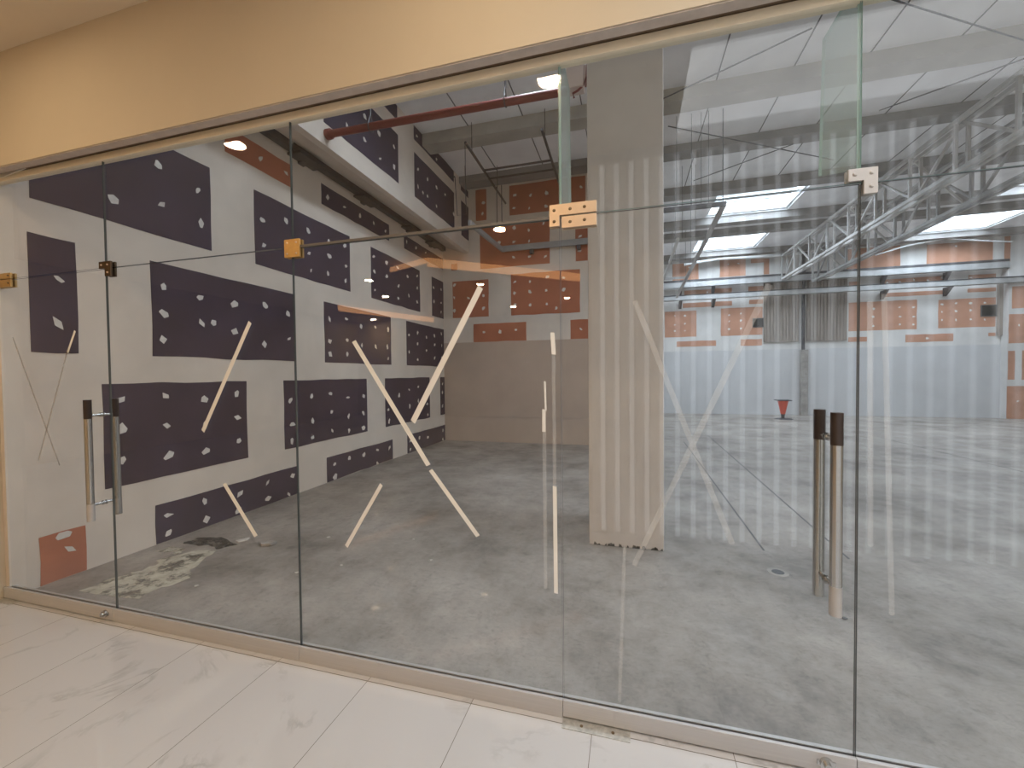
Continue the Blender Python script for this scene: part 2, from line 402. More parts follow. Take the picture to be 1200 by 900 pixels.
UPPER_SHEETS = [
  ('blue', (2.42, 4.083, 4.5, 5.25), [(3.233, 5.034), (2.852, 4.683), (3.56, 4.987), (3.213, 4.713), (3.955, 5.006), (3.581, 4.641), (3.959, 4.7)]),
  ('blue', (2.6, 4.07, 5.47, 5.69), [(3.75, 5.58)]),
  ('blue', (4.593, 6.243, 4.507, 5.245), [(4.716, 5.017), (4.707, 4.723), (5.065, 5.0), (5.424, 5.014), (4.88, 4.694), (5.056, 4.698), (5.803, 5.03), (5.413, 4.662), (6.207, 4.804)]),
  ('blue', (4.593, 6.243, 5.46, 5.69), [(4.695, 5.559), (5.065, 5.566), (5.44, 5.537)]),
  ('blue', (6.62, 7.04, 5.46, 5.6), []),
  ('blue', (6.62, 7.04, 4.507, 5.245), []),
]
BACK_SHEETS = [
  ('red', (-3.284, -3.033, 4.933, 5.609), [(-3.096, 5.313), (-3.129, 5.078)]),
  ('red', (-2.499, -0.862, 4.966, 5.608), [(-2.374, 5.392), (-2.023, 5.348), (-1.68, 5.351), (-2.397, 5.119), (-2.06, 5.072), (-1.698, 5.078), (-0.95, 5.381)]),
  ('red', (-3.191, -1.621, 3.859, 4.759), [(-2.755, 4.407), (-2.41, 4.388), (-2.069, 4.375), (-2.422, 4.056), (-2.069, 4.04), (-1.713, 4.015), (-2.073, 4.608), (-1.749, 4.719), (-2.401, 4.692)]),
  ('red', (-1.071, -0.798, 3.855, 4.566), [(-0.977, 4.372), (-0.992, 4.068)]),
  ('red', (-3.891, -3.75, 3.876, 4.031), []),
  ('red', (-3.87, -3.005, 2.798, 3.622), [(-3.824, 3.544), (-3.828, 3.263), (-3.832, 2.964), (-3.485, 3.229), (-3.127, 3.265), (-3.13, 2.98), (-3.154, 3.522)]),
  ('red', (-2.487, -0.984, 2.792, 3.689), [(-2.398, 3.518), (-2.06, 3.503), (-1.68, 3.572), (-2.407, 3.282), (-2.062, 3.283), (-1.705, 3.293), (-2.398, 3.017), (-2.059, 2.999), (-1.693, 3.001), (-1.325, 3.285), (-1.487, 2.902), (-1.332, 3.533)]),
  ('red', (-3.371, -2.148, 2.236, 2.64), [(-3.122, 2.452), (-2.747, 2.447), (-2.386, 2.475)]),
  ('red', (-1.19, -0.808, 2.231, 2.637), [(-0.97, 2.439)]),
]
FAR_SHEETS = [
  ('red', (1.278, 2.361, 2.813, 3.764), [(1.628, 3.602), (1.977, 3.586), (1.628, 3.269), (1.977, 3.3), (1.628, 3.044), (1.977, 3.042)]),
  ('red', (3.173, 4.502, 2.806, 3.786), [(3.443, 3.544), (3.443, 3.321), (3.443, 3.043), (3.82, 3.581), (3.82, 3.332), (3.821, 3.056)]),
  ('red', (1.692, 3.015, 2.454, 2.656), []),
  ('red', (3.817, 4.491, 2.434, 2.66), []),
  ('red', (1.957, 3.531, 4.319, 4.503), [(2.724, 4.395)]),
  ('red', (4.057, 4.53, 4.329, 4.508), []),
  ('red', (1.898, 3.54, 3.875, 4.044), []),
  ('red', (4.085, 4.513, 3.896, 4.046), []),
  ('red', (1.547, 2.438, 4.863, 5.669), [(2.121, 5.341)]),
  ('red', (3.134, 3.966, 4.905, 5.508), [(3.414, 5.35), (3.741, 5.352)]),
  ('red', (4.535, 4.706, 4.901, 5.448), []),
  ('red', (4.135, 4.534, 5.323, 5.472), []),
  ('red', (7.053, 8.915, 2.828, 3.776), [(7.758, 3.542), (8.457, 3.557), (8.823, 3.537), (7.738, 3.277), (8.469, 3.253), (8.826, 3.236), (7.741, 2.978), (8.463, 3.0), (8.828, 2.984)]),
  ('red', (9.472, 10.899, 2.833, 3.731), [(9.561, 3.582), (9.918, 3.602), (10.282, 3.582), (10.637, 3.577), (9.564, 3.35), (9.921, 3.356), (10.285, 3.362), (9.567, 3.092), (9.924, 3.076), (10.288, 3.084), (10.636, 3.054)]),
  ('red', (8.621, 9.86, 2.413, 2.658), [(9.189, 2.529)]),
  ('red', (7.051, 7.577, 2.472, 2.628), []),
  ('red', (10.729, 10.906, 2.542, 2.647), []),
  ('red', (8.007, 9.632, 4.248, 4.48), [(8.113, 4.363), (8.45, 4.365), (8.822, 4.415), (9.19, 4.374), (9.552, 4.427)]),
  ('red', (10.224, 10.893, 4.25, 4.461), [(10.273, 4.385), (10.618, 4.447)]),
  ('red', (7.055, 7.35, 4.273, 4.47), []),
  ('red', (8.011, 9.584, 3.908, 4.031), []),
  ('red', (10.207, 10.898, 3.921, 4.04), []),
  ('red', (6.985, 8.459, 4.768, 5.548), []),
  ('red', (9.155, 10.811, 4.755, 5.501), [(9.898, 5.39)]),
  ('red', (11.087, 11.23, 4.793, 5.572), []),
]
CORNER_SHEETS = [
  ('red', (11.052, 11.841, 2.289, 3.17), [(11.29, 2.832)]),
  ('red', (11.046, 11.207, 1.19, 2.067), []),
  ('red', (11.376, 11.701, 1.187, 2.07), []),
  ('red', (11.031, 11.874, 0.006, 0.996), [(11.296, 0.545)]),
  ('red', (11.119, 11.692, 3.337, 3.999), []),
]
TAPE = {
  'pane2': [
    ((-1.966,1.794),(-2.319,1.198),0.024,1),
    ((-2.173,0.907),(-1.961,0.634),0.024,1),
  ],
  'pane3': [
    ((-0.647,1.895),(-0.997,1.279),0.028,1),
    ((-1.317,1.672),(-0.92,1.074),0.023,1),
    ((-0.907,1.05),(-0.674,0.758),0.02,1),
    ((-1.176,0.964),(-1.384,0.637),0.019,1),
    ((-0.319,1.678),(-0.314,1.586),0.018,1),
    ((-0.354,1.468),(-0.351,1.341),0.008,1),
    ((-0.359,1.345),(-0.36,1.248),0.015,1),
    ((-0.314,1.01),(-0.312,0.54),0.017,1),
    ((-0.315,1.586),(-0.314,1.01),0.015,0),
    ((-0.358,1.248),(-0.358,0.553),0.015,0),
  ],
  'pane4': [
    ((0.024,1.795),(0.386,0.829),0.021,0),
    ((0.51,1.828),(0.206,1.129),0.023,0),
    ((0.206,1.129),(0.017,0.702),0.021,0),
    ((-0.021,0.777),(-0.044,0.111),0.014,0),
  ],
  'pane1': [
    ((-3.967,1.783),(-3.542,0.944),0.011,2),
    ((-3.422,1.695),(-3.751,0.962),0.011,2),
    ((-3.353,1.8),(-3.428,1.668),0.016,1),
  ],
  'pane5': [
    ((0.83,1.752),(0.839,0.866),0.017,0),
    ((0.872,1.771),(0.905,0.625),0.017,0),
  ],
}
RODS = [((2.061, 3.92), (0.686, 4.645)), ((2.676, 3.696), (4.624, 4.86)), ((4.985, 5.195), (3.702, 5.992)), ((0.621, 5.49), (3.727, 7.534)), ((1.296, 7.638), (2.774, 6.64))]


# ------------------------------------------------------------------ the setting: mall side
m = MB(); m.box(-10, -12, -0.1, 4.5, 0.0, 0.0); struct(m.build('floor', 'tile'), 'polished white marble tile floor in front of the glass')
m = MB(); m.box(-4.8, 0.0, -0.1, 14.4, 15.2, 0.0); hall_floor = struct(m.build('floor_hall', 'floor'), 'worn grey concrete floor behind the glass')

# ceiling of the mall: beige everywhere, a white tray at the right
m = MB()
m.box(-10, -12, 3.54, 0.39, -0.1, 3.70); m.box(0.39, -12, 3.54, 4.5, -2.5, 3.70)
struct(m.build('ceiling', 'mall_ceiling'), 'beige mall ceiling')
m = MB(); m.box(0.39, -2.5, 3.66, 4.5, -0.1, 3.76); struct(m.build('ceiling_tray', 'tray'), 'luminous white ceiling tray')

# bulkhead above the glass, with rough plaster return, a brown-painted shadow gap and cream channel
m = MB()
m.box(-10, -0.10, 2.843, 4.5, -0.095, 5.9)
m.box(-10, -0.095, 2.9, 4.5, 0.10, 5.9)
struct(m.build('wall_front', 'tan'), 'tan painted bulkhead above the glass front')
m = MB(); m.box(-4.14, -0.0945, 2.838, 4.5, -0.047, 2.8995); struct(m.build('trim_1', 'plaster_edge'), 'grey plaster edge under the tan bulkhead')
m = MB(); m.box(-4.14, -0.0465, 2.858, 4.5, -0.001, 2.8995); struct(m.build('gap_shadow_strip', 'gap'), 'brown painted gap shadow above the cream channel')
m = MB(); m.box(-4.14, -0.012, 2.812, 4.5, 0.03, 2.853); struct(m.build('trim_3', 'cream_metal', bevel=0.002), 'cream channel that holds the glass at the top')
# pale torn filler left on the channel at the far left
m = MB(); m.prism([(-4.12, -0.013, 2.84), (-3.95, -0.013, 2.835), (-3.70, -0.013, 2.862), (-3.66, -0.013, 2.870), (-3.80, -0.013, 2.871), (-4.02, -0.013, 2.866), (-4.12, -0.013, 2.858)], (0, -0.006, 0))
struct(m.build('trim_4', 'dab'), 'torn pale filler along the left end of the channel')
m = MB(); m.box(-10, -0.10, 0, -4.14, 0.10, 2.9); m.box(-4.14, -0.10, 0, -4.135, 0.0, 2.838)
struct(m.build('wall_front_left', 'tan'), 'tan jamb left of the glass front')
m = MB(); m.box(2.20, -0.10, 0, 4.5, 0.10, 2.9); m.box(4.5, 0.0, 0, 14.4, 0.10, 5.9); struct(m.build('wall_front_right', 'tan'), 'tan wall right of the glass front')
# fluted wall behind the photographer (seen mirrored in the glass)
m = MB()
for i in range(37):
    x = -0.35 + i * 0.131
    m.prism([(x, -2.20, 0.0), (x + 0.092, -2.20, 0.0), (x + 0.078, -2.175, 0.0), (x + 0.014, -2.175, 0.0)], (0, 0, 3.43))
m.box(-0.35, -2.45, 0, 4.6, -2.21, 3.66)
struct(m.build('wall_back', 'flute'), 'pale slatted wall facing the glass')
m = MB(); m.box(-0.34, -2.2095, 0.02, 4.49, -2.203, 3.43); struct(m.build('trim_5', 'backlit'), 'luminous sheet behind the slats')
m = MB(); m.box(-0.35, -12, 0, -0.2, -2.21, 3.54); struct(m.build('wall_corridor_right', 'tan'), 'tan corridor wall')
m = MB(); m.box(-10.15, -12, 0, -10, 0, 3.54); struct(m.build('wall_corridor_left', 'tan'), 'tan corridor wall at the left end')
m = MB(); m.box(-10, -12.15, 0, -0.2, -12, 3.54); struct(m.build('wall_corridor_end', 'tan'), 'tan corridor end wall')
m = MB(); m.box(4.5, -2.5, 0, 4.65, 0, 3.7); struct(m.build('wall_right', 'tan'), 'tan wall closing the lobby at the right')
t = empty('roller_shutter', (-3.25, -11.9, 0)); tag(t, 'brown slatted roller shutter across the corridor', 'roller shutter')
m = MB()
for i in range(38):
    x = -5.0 + i * 0.092
    m.box(x, -11.97, 0.05, x + 0.06, -11.90, 3.0)
m.build('curtain', 'shutter', t)
m = MB(); m.box(-5.05, -11.98, 3.0, -1.45, -11.8, 3.3); m.build('housing', 'shutter', t)
m = MB(); m.box(-5.05, -11.98, 0.0, -1.45, -11.89, 0.06); m.build('bottom_bar', 'dark_steel', t)

# ------------------------------------------------------------------ the setting: the empty hall behind the glass
def board(parent, plane, axis, spec, sign, seed):
    """bare gypsum board left between the filled joints, with dabs of filler over its screws"""
    kind, (u0, u1, z0, z1), dabs = spec
    rnd = random.Random(seed)
    mb = MB(); t = 0.003; e = 0.004
    def P(u, z, d): return (plane + sign * d, u, z) if axis == 'x' else (u, plane + sign * d, z)
    # slightly ragged outline where the filler was feathered
    pts = []
    for (a, b, c, d) in ((u0, z0, u1, z0), (u1, z0, u1, z1), (u1, z1, u0, z1), (u0, z1, u0, z0)):
        k = max(2, int(max(abs(c - a), abs(d - b)) / 0.22))
        for i in range(k):
            f = i / k
            j = rnd.uniform(-0.007, 0.007) if i else 0
            pts.append((a + (c - a) * f + (j if a == c else 0), b + (d - b) * f + (j if b == d else 0)))
    mb.prism([P(u, z, 0.0005) for u, z in pts], Vector(P(0, 0, t)) - Vector(P(0, 0, 0)), 0)
    for (u, z) in dabs:
        if not (u0 + 0.02 < u < u1 - 0.01 and z0 + 0.015 < z < z1 - 0.02): continue
        k = rnd.choice((4, 4, 5, 5, 6)); ang = rnd.uniform(0, math.pi); el = rnd.uniform(0.5, 0.9); R0 = rnd.uniform(0.036, 0.052)
        poly = []
        for i in range(k):
            a = i * 2 * math.pi / k + rnd.uniform(-0.35, 0.35); q = R0 * rnd.uniform(0.8, 1.15)
            x, y = q * math.cos(a), q * el * math.sin(a)
            poly.append((u + x * math.cos(ang) - y * math.sin(ang), min(max(z + x * math.sin(ang) + y * math.cos(ang), z0 + 0.004), z1 - 0.004)))
        mb.prism([P(a, b, t) for a, b in poly], Vector(P(0, 0, 0.003)) - Vector(P(0, 0, 0)), 1)
    o = mb.build('drywall_sheet', [kind, 'dab'], parent)
    o['label'] = 'bare dark blue drywall sheet with white filler dabs' if kind == 'blue' else 'bare terracotta drywall sheet with white filler dabs'
    return o

m = MB(); m.box(-4.8, 0.1, 0, -4.1, 7.05, 4.44); wl = struct(m.build('wall_left', 'compound_warm_lit'), 'white filled wall with bare dark drywall sheets')
for i, sp in enumerate(LEFT_SHEETS): board(wl, -4.1, 'x', sp, 1, i)
m = MB(); m.box(-4.8, 0.0, 0, -4.1, 0.1, 2.9); struct(m.build('wall_left_return', 'compound_warm_lit'), 'short white return beside the glass')
m = MB(); m.prism([(-3.46, 0.1, 4.24), (-3.46, 0.1, 5.7), (-4.8, 0.1, 5.7), (-4.8, 0.1, 4.44), (-4.1, 0.1, 4.44), (-3.56, 0.1, 4.24)], (0, 6.95, 0))
wu = struct(m.build('wall_left_upper', 'compound_warm_lit'), 'projecting white upper wall with bare dark drywall sheets')
for i, sp in enumerate(UPPER_SHEETS): board(wu, -3.46, 'x', sp, 1, 50 + i)
m = MB(); m.box(-4.8, 7.05, 2.233, 0.5, 7.25, 5.75); wb = struct(m.build('wall_back_left', 'compound_warm_lit'), 'white filled back wall with terracotta drywall sheets')
for i, sp in enumerate(BACK_SHEETS): board(wb, 7.05, 'y', sp, -1, 80 + i)
m = MB(); m.box(-4.8, 7.04, 0, 0.5, 7.25, 2.233); struct(m.build('wall_back_left_lower', 'hoard'), 'plain cream lower part of the back wall')
m = MB(); m.box(0.35, 7.25, 0, 0.5, 14.7, 5.75); struct(m.build('wall_hall_left', 'compound'), 'side wall of the far hall')
m = MB(); m.box(0.35, 14.7, 2.28, 14.4, 14.9, 5.75); wf = struct(m.build('wall_far', 'compound'), 'white filled far wall with terracotta drywall sheets')
for i, sp in enumerate(FAR_SHEETS): board(wf, 14.7, 'y', ('red_lit',) + sp[1:], -1, 120 + i)
m = MB(); m.box(0.35, 14.69, 0, 14.4, 14.9, 2.28); struct(m.build('wall_far_lower', 'white_paint'), 'plain white lower part of the far wall')
m = MB(); m.box(11.03, 14.45, 0, 14.4, 14.69, 4.6); wc = struct(m.build('wall_far_right', 'compound'), 'projecting wall at the far right corner with terracotta sheets')
for i, sp in enumerate(CORNER_SHEETS): board(wc, 14.45, 'y', ('red_lit',) + sp[1:], -1, 170 + i)
m = MB(); m.box(14.4, 0, 0, 14.6, 14.9, 5.9); struct(m.build('wall_hall_right', 'compound'), 'right wall of the hall')
for (x0, x1, z0, z1) in ((4.205, 4.51, 3.09, 3.37), (10.55, 10.90, 3.17, 3.49)):
    m = MB(); m.box(x0, 14.685, z0, x1, 14.699, z1, 0)
    for (a, b, c, d) in ((x0 - .02, z0 - .02, x1 + .02, z0), (x0 - .02, z1, x1 + .02, z1 + .02), (x0 - .02, z0, x0, z1), (x1, z0, x1 + .02, z1)): m.box(a, 14.672, b, c, 14.699, d, 1)
    m.build('duct_opening', ['black', 'joint'], wf, label='black rectangular duct opening')
# ribbed weathered boards either side of the far post
for (x0, x1) in ((4.53, 5.60), (5.84, 7.0)):
    m = MB(); k = int((x1 - x0) / 0.09); ww = (x1 - x0) / k
    for i in range(k):
        m.box(x0 + i * ww + 0.006, 14.655, 2.53, x0 + (i + 1) * ww - 0.006, 14.699, 4.75)
    m.box(x0, 14.68, 2.53, x1, 14.699, 4.75)
    m.build('ribbed_panel', 'wood', wf, label='weathered grey brown ribbed boards')
m = MB(); m.box(10.92, 14.62, 2.55, 11.22, 14.70, 4.2); m.build('ribbed_panel', 'wood', wf, label='rough grey brown strip beside the corner')

# roof slab with four rooflight openings and three added for fill light
m = MB()
xs = [-4.8, -1.5, -0.5, 2.0, 2.1, 3.95, 4.1, 8.1, 8.2, 10.2, 10.25, 14.6]; ys = [0.0, 1.2, 2.0, 3.1, 3.5, 8.78, 10.62, 12.05, 14.1, 14.9]
def hole(x, y): return any(a < x < b and c < y < d for (a, b, c, d) in SKYLIGHTS)
for j in range(len(ys) - 1):
    i = 0
    while i < len(xs) - 1:
        cy = (ys[j] + ys[j+1]) / 2
        if hole((xs[i] + xs[i+1]) / 2, cy): i += 1; continue
        k = i
        while k < len(xs) - 1 and not hole((xs[k] + xs[k+1]) / 2, cy): k += 1
        m.box(xs[i], ys[j], 5.7, xs[k], ys[j+1], 5.9); i = k
hc = struct(m.build('ceiling_hall', 'ceil'), 'grey concrete slab roof of the hall')
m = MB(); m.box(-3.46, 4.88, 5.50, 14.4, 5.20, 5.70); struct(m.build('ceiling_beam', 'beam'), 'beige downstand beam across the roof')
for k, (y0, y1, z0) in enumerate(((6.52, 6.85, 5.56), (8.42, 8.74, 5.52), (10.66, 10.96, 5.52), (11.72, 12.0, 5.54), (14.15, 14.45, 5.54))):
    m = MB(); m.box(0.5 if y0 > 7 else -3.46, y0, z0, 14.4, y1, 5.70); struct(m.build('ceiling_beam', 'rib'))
for x in (-2.6, -1.65, -0.7, 0.25, 1.22, 2.2, 3.08, 4.04, 5.03, 6.0, 6.95):
    for (y0, y1) in ((0.1, 4.88), (5.2, 6.52), (6.85, 8.42)):
        if x < 0.9 and y0 > 6: continue
        m = MB(); m.box(x - 0.008, y0, 5.694, x + 0.008, y1, 5.7); m.build('slab_joint', 'joint', hc)
# rooflights, the last three added and unseen
for i, (x0, x1, y0, y1) in enumerate(SKYLIGHTS):
    t = empty('skylight', ((x0 + x1) / 2, (y0 + y1) / 2, 5.72))
    tag(t, ('bright rooflight left of the truss, nearer of the pair', 'bright rooflight left of the truss, beside the far wall', 'bright rooflight at the right edge, behind the truss', 'bright rooflight right of the truss, above the far wall', 'added unseen rooflight just behind the glass front, above the right door', 'added unseen rooflight just behind the glass front, far to the right', 'added unseen rooflight just behind the glass front, above the left bay')[i], 'skylight', 'bright rooflights in the hall roof')
    m = MB()
    for (a, b, c, d) in ((x0, y0, x1, y0 + .06), (x0, y1 - .06, x1, y1), (x0, y0 + .06, x0 + .06, y1 - .06), (x1 - .06, y0 + .06, x1, y1 - .06)): m.box(a + .002 * (a == x0), b, 5.74, c, d, 5.92)
    m.build('frame', 'sky_bar', t)
    for f in (0.25, 0.5, 0.75):
        yy = y0 + (y1 - y0) * f
        m = MB(); m.box(x0 + .06, yy - .015, 5.80, x1 - .06, yy + .015, 5.84); m.build('glazing_bar', 'sky_bar', t)
    m = MB(); m.box(x0 + .06, y0 + .06, 5.86, x1 - .06, y1 - .06, 5.875); m.build('pane', 'sky_pane', t)

# column
m = MB(); m.box(-0.343, 1.90, 0.0, 0.278, 2.54, 5.70)
col = struct(m.build('column', 'column', bevel=0.006), 'pale square column standing behind the right glass door')
m = MB()
rnd = random.Random(3)
for i in range(26):
    x = rnd.uniform(-0.33, 0.27); k = rnd.uniform(0.01, 0.035)
    m.prism([(x, 1.8995, 0.0), (x + k, 1.8995, 0.0), (x + k * .8, 1.8995, rnd.uniform(.006, .03)), (x + .2 * k, 1.8995, rnd.uniform(.004, .03))], (0, -0.004, 0))
m.build('chipped_base', 'stain', col)

# floor joints, stains
def fl(name, matk, poly, h=0.0012, label=None):
    mb = MB(); mb.prism([(x, y, 0.0) for x, y in poly], (0, 0, h)); return mb.build(name, matk, hall_floor, label=label)
for (x0, y0, x1, y1) in ((1.14, 7.9, 1.085, 2.12), (1.80, 9.0, 1.686, 2.11), (5.42, 9.4, 5.62, 4.2)):
    d = Vector((x1 - x0, y1 - y0)).normalized() * 0.008; nx, ny = -d.y, d.x
    fl('floor_joint', 'joint', [(x0 - nx, y0 - ny), (x1 - nx, y1 - ny), (x1 + nx, y1 + ny), (x0 + nx, y0 + ny)])
def blob(pts, rnd, sub=4, j=0.03):
    out = []
    for i in range(len(pts)):
        a, b = Vector(pts[i]), Vector(pts[(i + 1) % len(pts)])
        for k in range(sub):
            p = a.lerp(b, k / sub); out.append((p.x + rnd.uniform(-j, j), p.y + rnd.uniform(-j, j)))
    return out
rnd = random.Random(11)
fl('plaster_stain', 'spill', blob([(-3.75, 0.18), (-3.22, 0.20), (-3.20, 0.50), (-3.36, 0.80), (-3.45, 0.95), (-3.62, 0.92), (-3.74, 0.74), (-3.66, 0.58), (-3.72, 0.40)], rnd), label='pale dried plaster smear')
fl('plaster_stain', 'spill', blob([(-3.95, 0.80), (-3.80, 0.84), (-3.68, 0.80), (-3.74, 0.92), (-3.92, 0.92)], rnd, j=0.02), label='pale dried plaster smear')
fl('damp_stain', 'damp', blob([(-3.90, 0.98), (-3.62, 1.02), (-3.44, 0.98), (-3.40, 1.12), (-3.62, 1.20), (-3.88, 1.16)], rnd, j=0.02), label='dark damp stain')

# ------------------------------------------------------------------ the glass front
X0, XD1, XW1, XW2, XD2, XW3 = -4.134, -3.063, -1.679, -0.283, 0.798, 2.19
ZT = 2.170                       # transom joint
TH = 0.010
def pane(parent, x0, x1, z0, z1, edge='edge'):
    mb = MB(); g = 0.0025
    x0 += g; x1 -= g
    vs = [(x0,0,z0),(x1,0,z0),(x1,TH,z0),(x0,TH,z0),(x0,0,z1),(x1,0,z1),(x1,TH,z1),(x0,TH,z1)]
    mb.add(vs, [(0,1,5,4),(2,3,7,6)], 0)
    mb.add(vs, [(0,3,2,1),(4,5,6,7),(1,2,6,5),(3,0,4,7)], 1)
    return mb.build('pane', ['glass', edge], parent)
def rail(parent, x0, x1, name='base_rail', z0=0.0):
    mb = MB(); mb.box(x0 + .001, -0.016, z0, x1 - .001, -0.001, 0.079); mb.box(x0 + .001, TH + .001, z0, x1 - .001, TH + .016, 0.079); mb.box(x0 + .001, -0.001, z0, x1 - .001, TH + .001, 0.074)
    return mb.build(name, 'rail', parent, bevel=0.0015)
def tape(parent, key):
    for (p, q, w, op) in TAPE[key]:
        p, q = Vector(p), Vector(q); d = (q - p).normalized(); nn = Vector((-d.y, d.x)) * w / 2
        k = 0.15 * w
        c = [p + nn, p - nn - d * k, q - nn, q + nn + d * k]
        mb = MB(); mb.prism([(a.x, -0.0003, a.y) for a in c], (0, -0.0009, 0))
        mb.build('tape_strip', ('tape_thin', 'tape', 'tape_residue')[op], parent, label=('translucent tape strip stuck on the glass', 'white tape strip stuck on the glass', 'thin brown trace of removed tape')[op])
def handle(parent, x, zc0, zc1):
    h = empty('handle', (x, 0, zc0)); h.parent = parent
    h.location = Vector((x, 0, zc0)) - ORIGIN[parent.name]
    for (yb, dx, dz) in ((-0.065, 0, 0), (0.075, 0.012, 0.0)):
        mb = MB()
        mb.tube([(x, yb, zc0 + .105), (x, yb, zc1 - .115)], 0.019, 20); mb.build('bar', 'steel', h, smooth=True)
        mb = MB(); mb.tube([(x, yb, zc0), (x, yb, zc0 + .105)], 0.0195, 20); mb.build('end_segment', 'satin' if yb < 0 else 'steel', h, smooth=True)
        mb = MB(); mb.tube([(x, yb, zc1 - .115), (x, yb, zc1)], 0.0195, 20); mb.build('end_segment', 'dark_end', h, smooth=True)  # top end coloured darker than the rest of the bar
    for z in (zc0 + 0.095, zc1 - 0.095):
        mb = MB(); mb.tube([(x, -0.047, z), (x, 0.057, z)], 0.008, 12); mb.tube([(x, -0.006, z), (x, -0.001, z)], 0.014, 16); mb.tube([(x, TH + .001, z), (x, TH + .006, z)], 0.014, 16)
        mb.build('standoff', 'steel', h, smooth=True)
def lock(parent, x):
    mb = MB(); mb.tube([(x, -0.016, 0.045), (x, -0.03, 0.045)], 0.022, 18); mb.tube([(x, -0.03, 0.045), (x, -0.042, 0.045)], 0.012, 14); mb.box(x - .03, -0.022, 0.036, x + .03, -0.016, 0.054)
    mb.build('lock', 'steel', parent, smooth=True)

d1 = struct(empty('door_1', ((X0 + XD1) / 2, 0, 0)), 'glass door at the left end with a long bar handle')
pane(d1, X0, XD1, 0.074, ZT - .004); rail(d1, X0, XD1, 'bottom_rail', 0.006); handle(d1, -3.145, 0.636, 1.372); lock(d1, -3.13); tape(d1, 'pane1')
w1 = struct(empty('window_1', ((XD1 + XW1) / 2, 0, 0)), 'fixed glass pane right of the left glass door')
pane(w1, XD1, XW1, 0.074, ZT - .001); rail(w1, XD1, XW1); tape(w1, 'pane2')
w2 = struct(empty('window_2', ((XW1 + XW2) / 2, 0, 0)), 'fixed glass pane left of the right glass door, crossed with white tape')
pane(w2, XW1, XW2, 0.074, ZT - .006); rail(w2, XW1, XW2); tape(w2, 'pane3')
d2 = struct(empty('door_2', ((XW2 + XD2) / 2, 0, 0)), 'glass door in front of the column with a long bar handle')
pane(d2, XW2, XD2, 0.074, ZT - .001, 'edge'); rail(d2, XW2, XD2, 'bottom_rail', 0.008); handle(d2, 0.706, 0.630, 1.354); lock(d2, 0.70); tape(d2, 'pane4')
w3 = struct(empty('window_3', ((XD2 + XW3) / 2, 0, 0)), 'fixed glass pane at the right edge')
pane(w3, XD2, XW3, 0.074, ZT - .001); rail(w3, XD2, XW3); tape(w3, 'pane5')
for k, (a, b, lab) in enumerate(((X0, XD1, 'glass transom above the left glass door'), (XD1, XW1, 'glass transom right of the left door transom'), (XW1, XW2, 'glass transom left of the right door transom'), (XW2, XD2, 'glass transom above the right glass door'), (XD2, XW3, 'glass transom at the right edge'))):
    w = struct(empty('window_%d' % (4 + k), ((a + b) / 2, 0, ZT)), lab)
    pane(w, a, b, ZT + (.004 if k in (0, 3) else .0065 if k == 2 else .002), 2.835, 'edge_pale' if k > 2 else 'edge')
    if k == 2:
        mb = MB(); mb.box(a + .055, -0.006, ZT - .0055, b - .046, TH + .006, ZT + .006); mb.build('joint_profile', 'profile', w)

# stiffening fins
for x, lab in ((-0.283, 'vertical glass fin above the brass hinge plate'), (0.798, 'vertical glass fin above the L-shaped steel plate')):
    mb = MB()
    vs = [(x-.006,.014,2.225),(x+.006,.014,2.225),(x+.006,.33,2.345),(x-.006,.33,2.345),(x-.006,.014,2.90),(x+.006,.014,2.90),(x+.006,.30,2.90),(x-.006,.30,2.90)]
    mb.add(vs, [(0,4,7,3),(1,2,6,5)], 0); mb.add(vs, [(0,3,2,1),(4,5,6,7),(0,1,5,4),(2,3,7,6)], 1)
    tag(mb.build('glass_fin', ['fin', 'edge_pale']), lab, 'glass fin', 'glass fins behind the transoms')

# patch fittings
def plate_part(parent, name, polyxz, matk, y0=-0.012, y1=-0.0005, back=True, label=None):
    mb = MB(); mb.prism([(x, y0, z) for x, z in polyxz], (0, y1 - y0, 0))
    if back: mb.prism([(x, TH + .0005, z) for x, z in polyxz], (0, 0.011, 0))
    return mb.build(name, matk, parent, bevel=0.0012, label=label)
def screws(parent, pts, y=-0.012, r=0.007, matk='screw'):
    for (x, z) in pts:
        mb = MB(); mb.tube([(x, y, z), (x, y - .003, z), (x, y - .0055, z)], r, 14, r2=r * .6)
        mb.build('screw', matk, parent, smooth=True)
def R_(x0, z0, x1, z1): return [(x0, z0), (x1, z0), (x1, z1), (x0, z1)]
t = tag(empty('hinge_plate', (-0.228, -0.012, 2.118)), 'brushed brass pivot plate at the corner above the column glass door', 'hinge')
plate_part(t, 'upper_plate', [(-.327, 2.129), (-.283, 2.129), (-.283, 2.1735), (-.128, 2.1735), (-.128, 2.221), (-.327, 2.221)], 'brass')
plate_part(t, 'door_plate', R_(-.274, 2.119, -.128, 2.1675), 'brass')
screws(t, [(-.306, 2.197), (-.306, 2.150), (-.238, 2.197), (-.178, 2.199), (-.238, 2.143), (-.178, 2.145)])
t = tag(empty('clamp_plate', (.80, -0.012, 2.128)), 'satin L-shaped steel clamp plate at the right door corner', 'glass clamp')
plate_part(t, 'plate', [(.804, 2.128), (.846, 2.128), (.846, 2.220), (.757, 2.220), (.757, 2.1765), (.804, 2.1765)], 'satin')
screws(t, [(.776, 2.199), (.826, 2.200), (.826, 2.153)], matk='satin')
t = tag(empty('clamp_plate', (-1.671, -0.012, 2.116)), 'square gold clamp plate joining four glass panes', 'glass clamp')
plate_part(t, 'plate', R_(-1.719, 2.116, -1.624, 2.208), 'gold')
screws(t, [(-1.70, 2.19), (-1.643, 2.19), (-1.70, 2.134), (-1.643, 2.134)], r=.006, matk='brass')
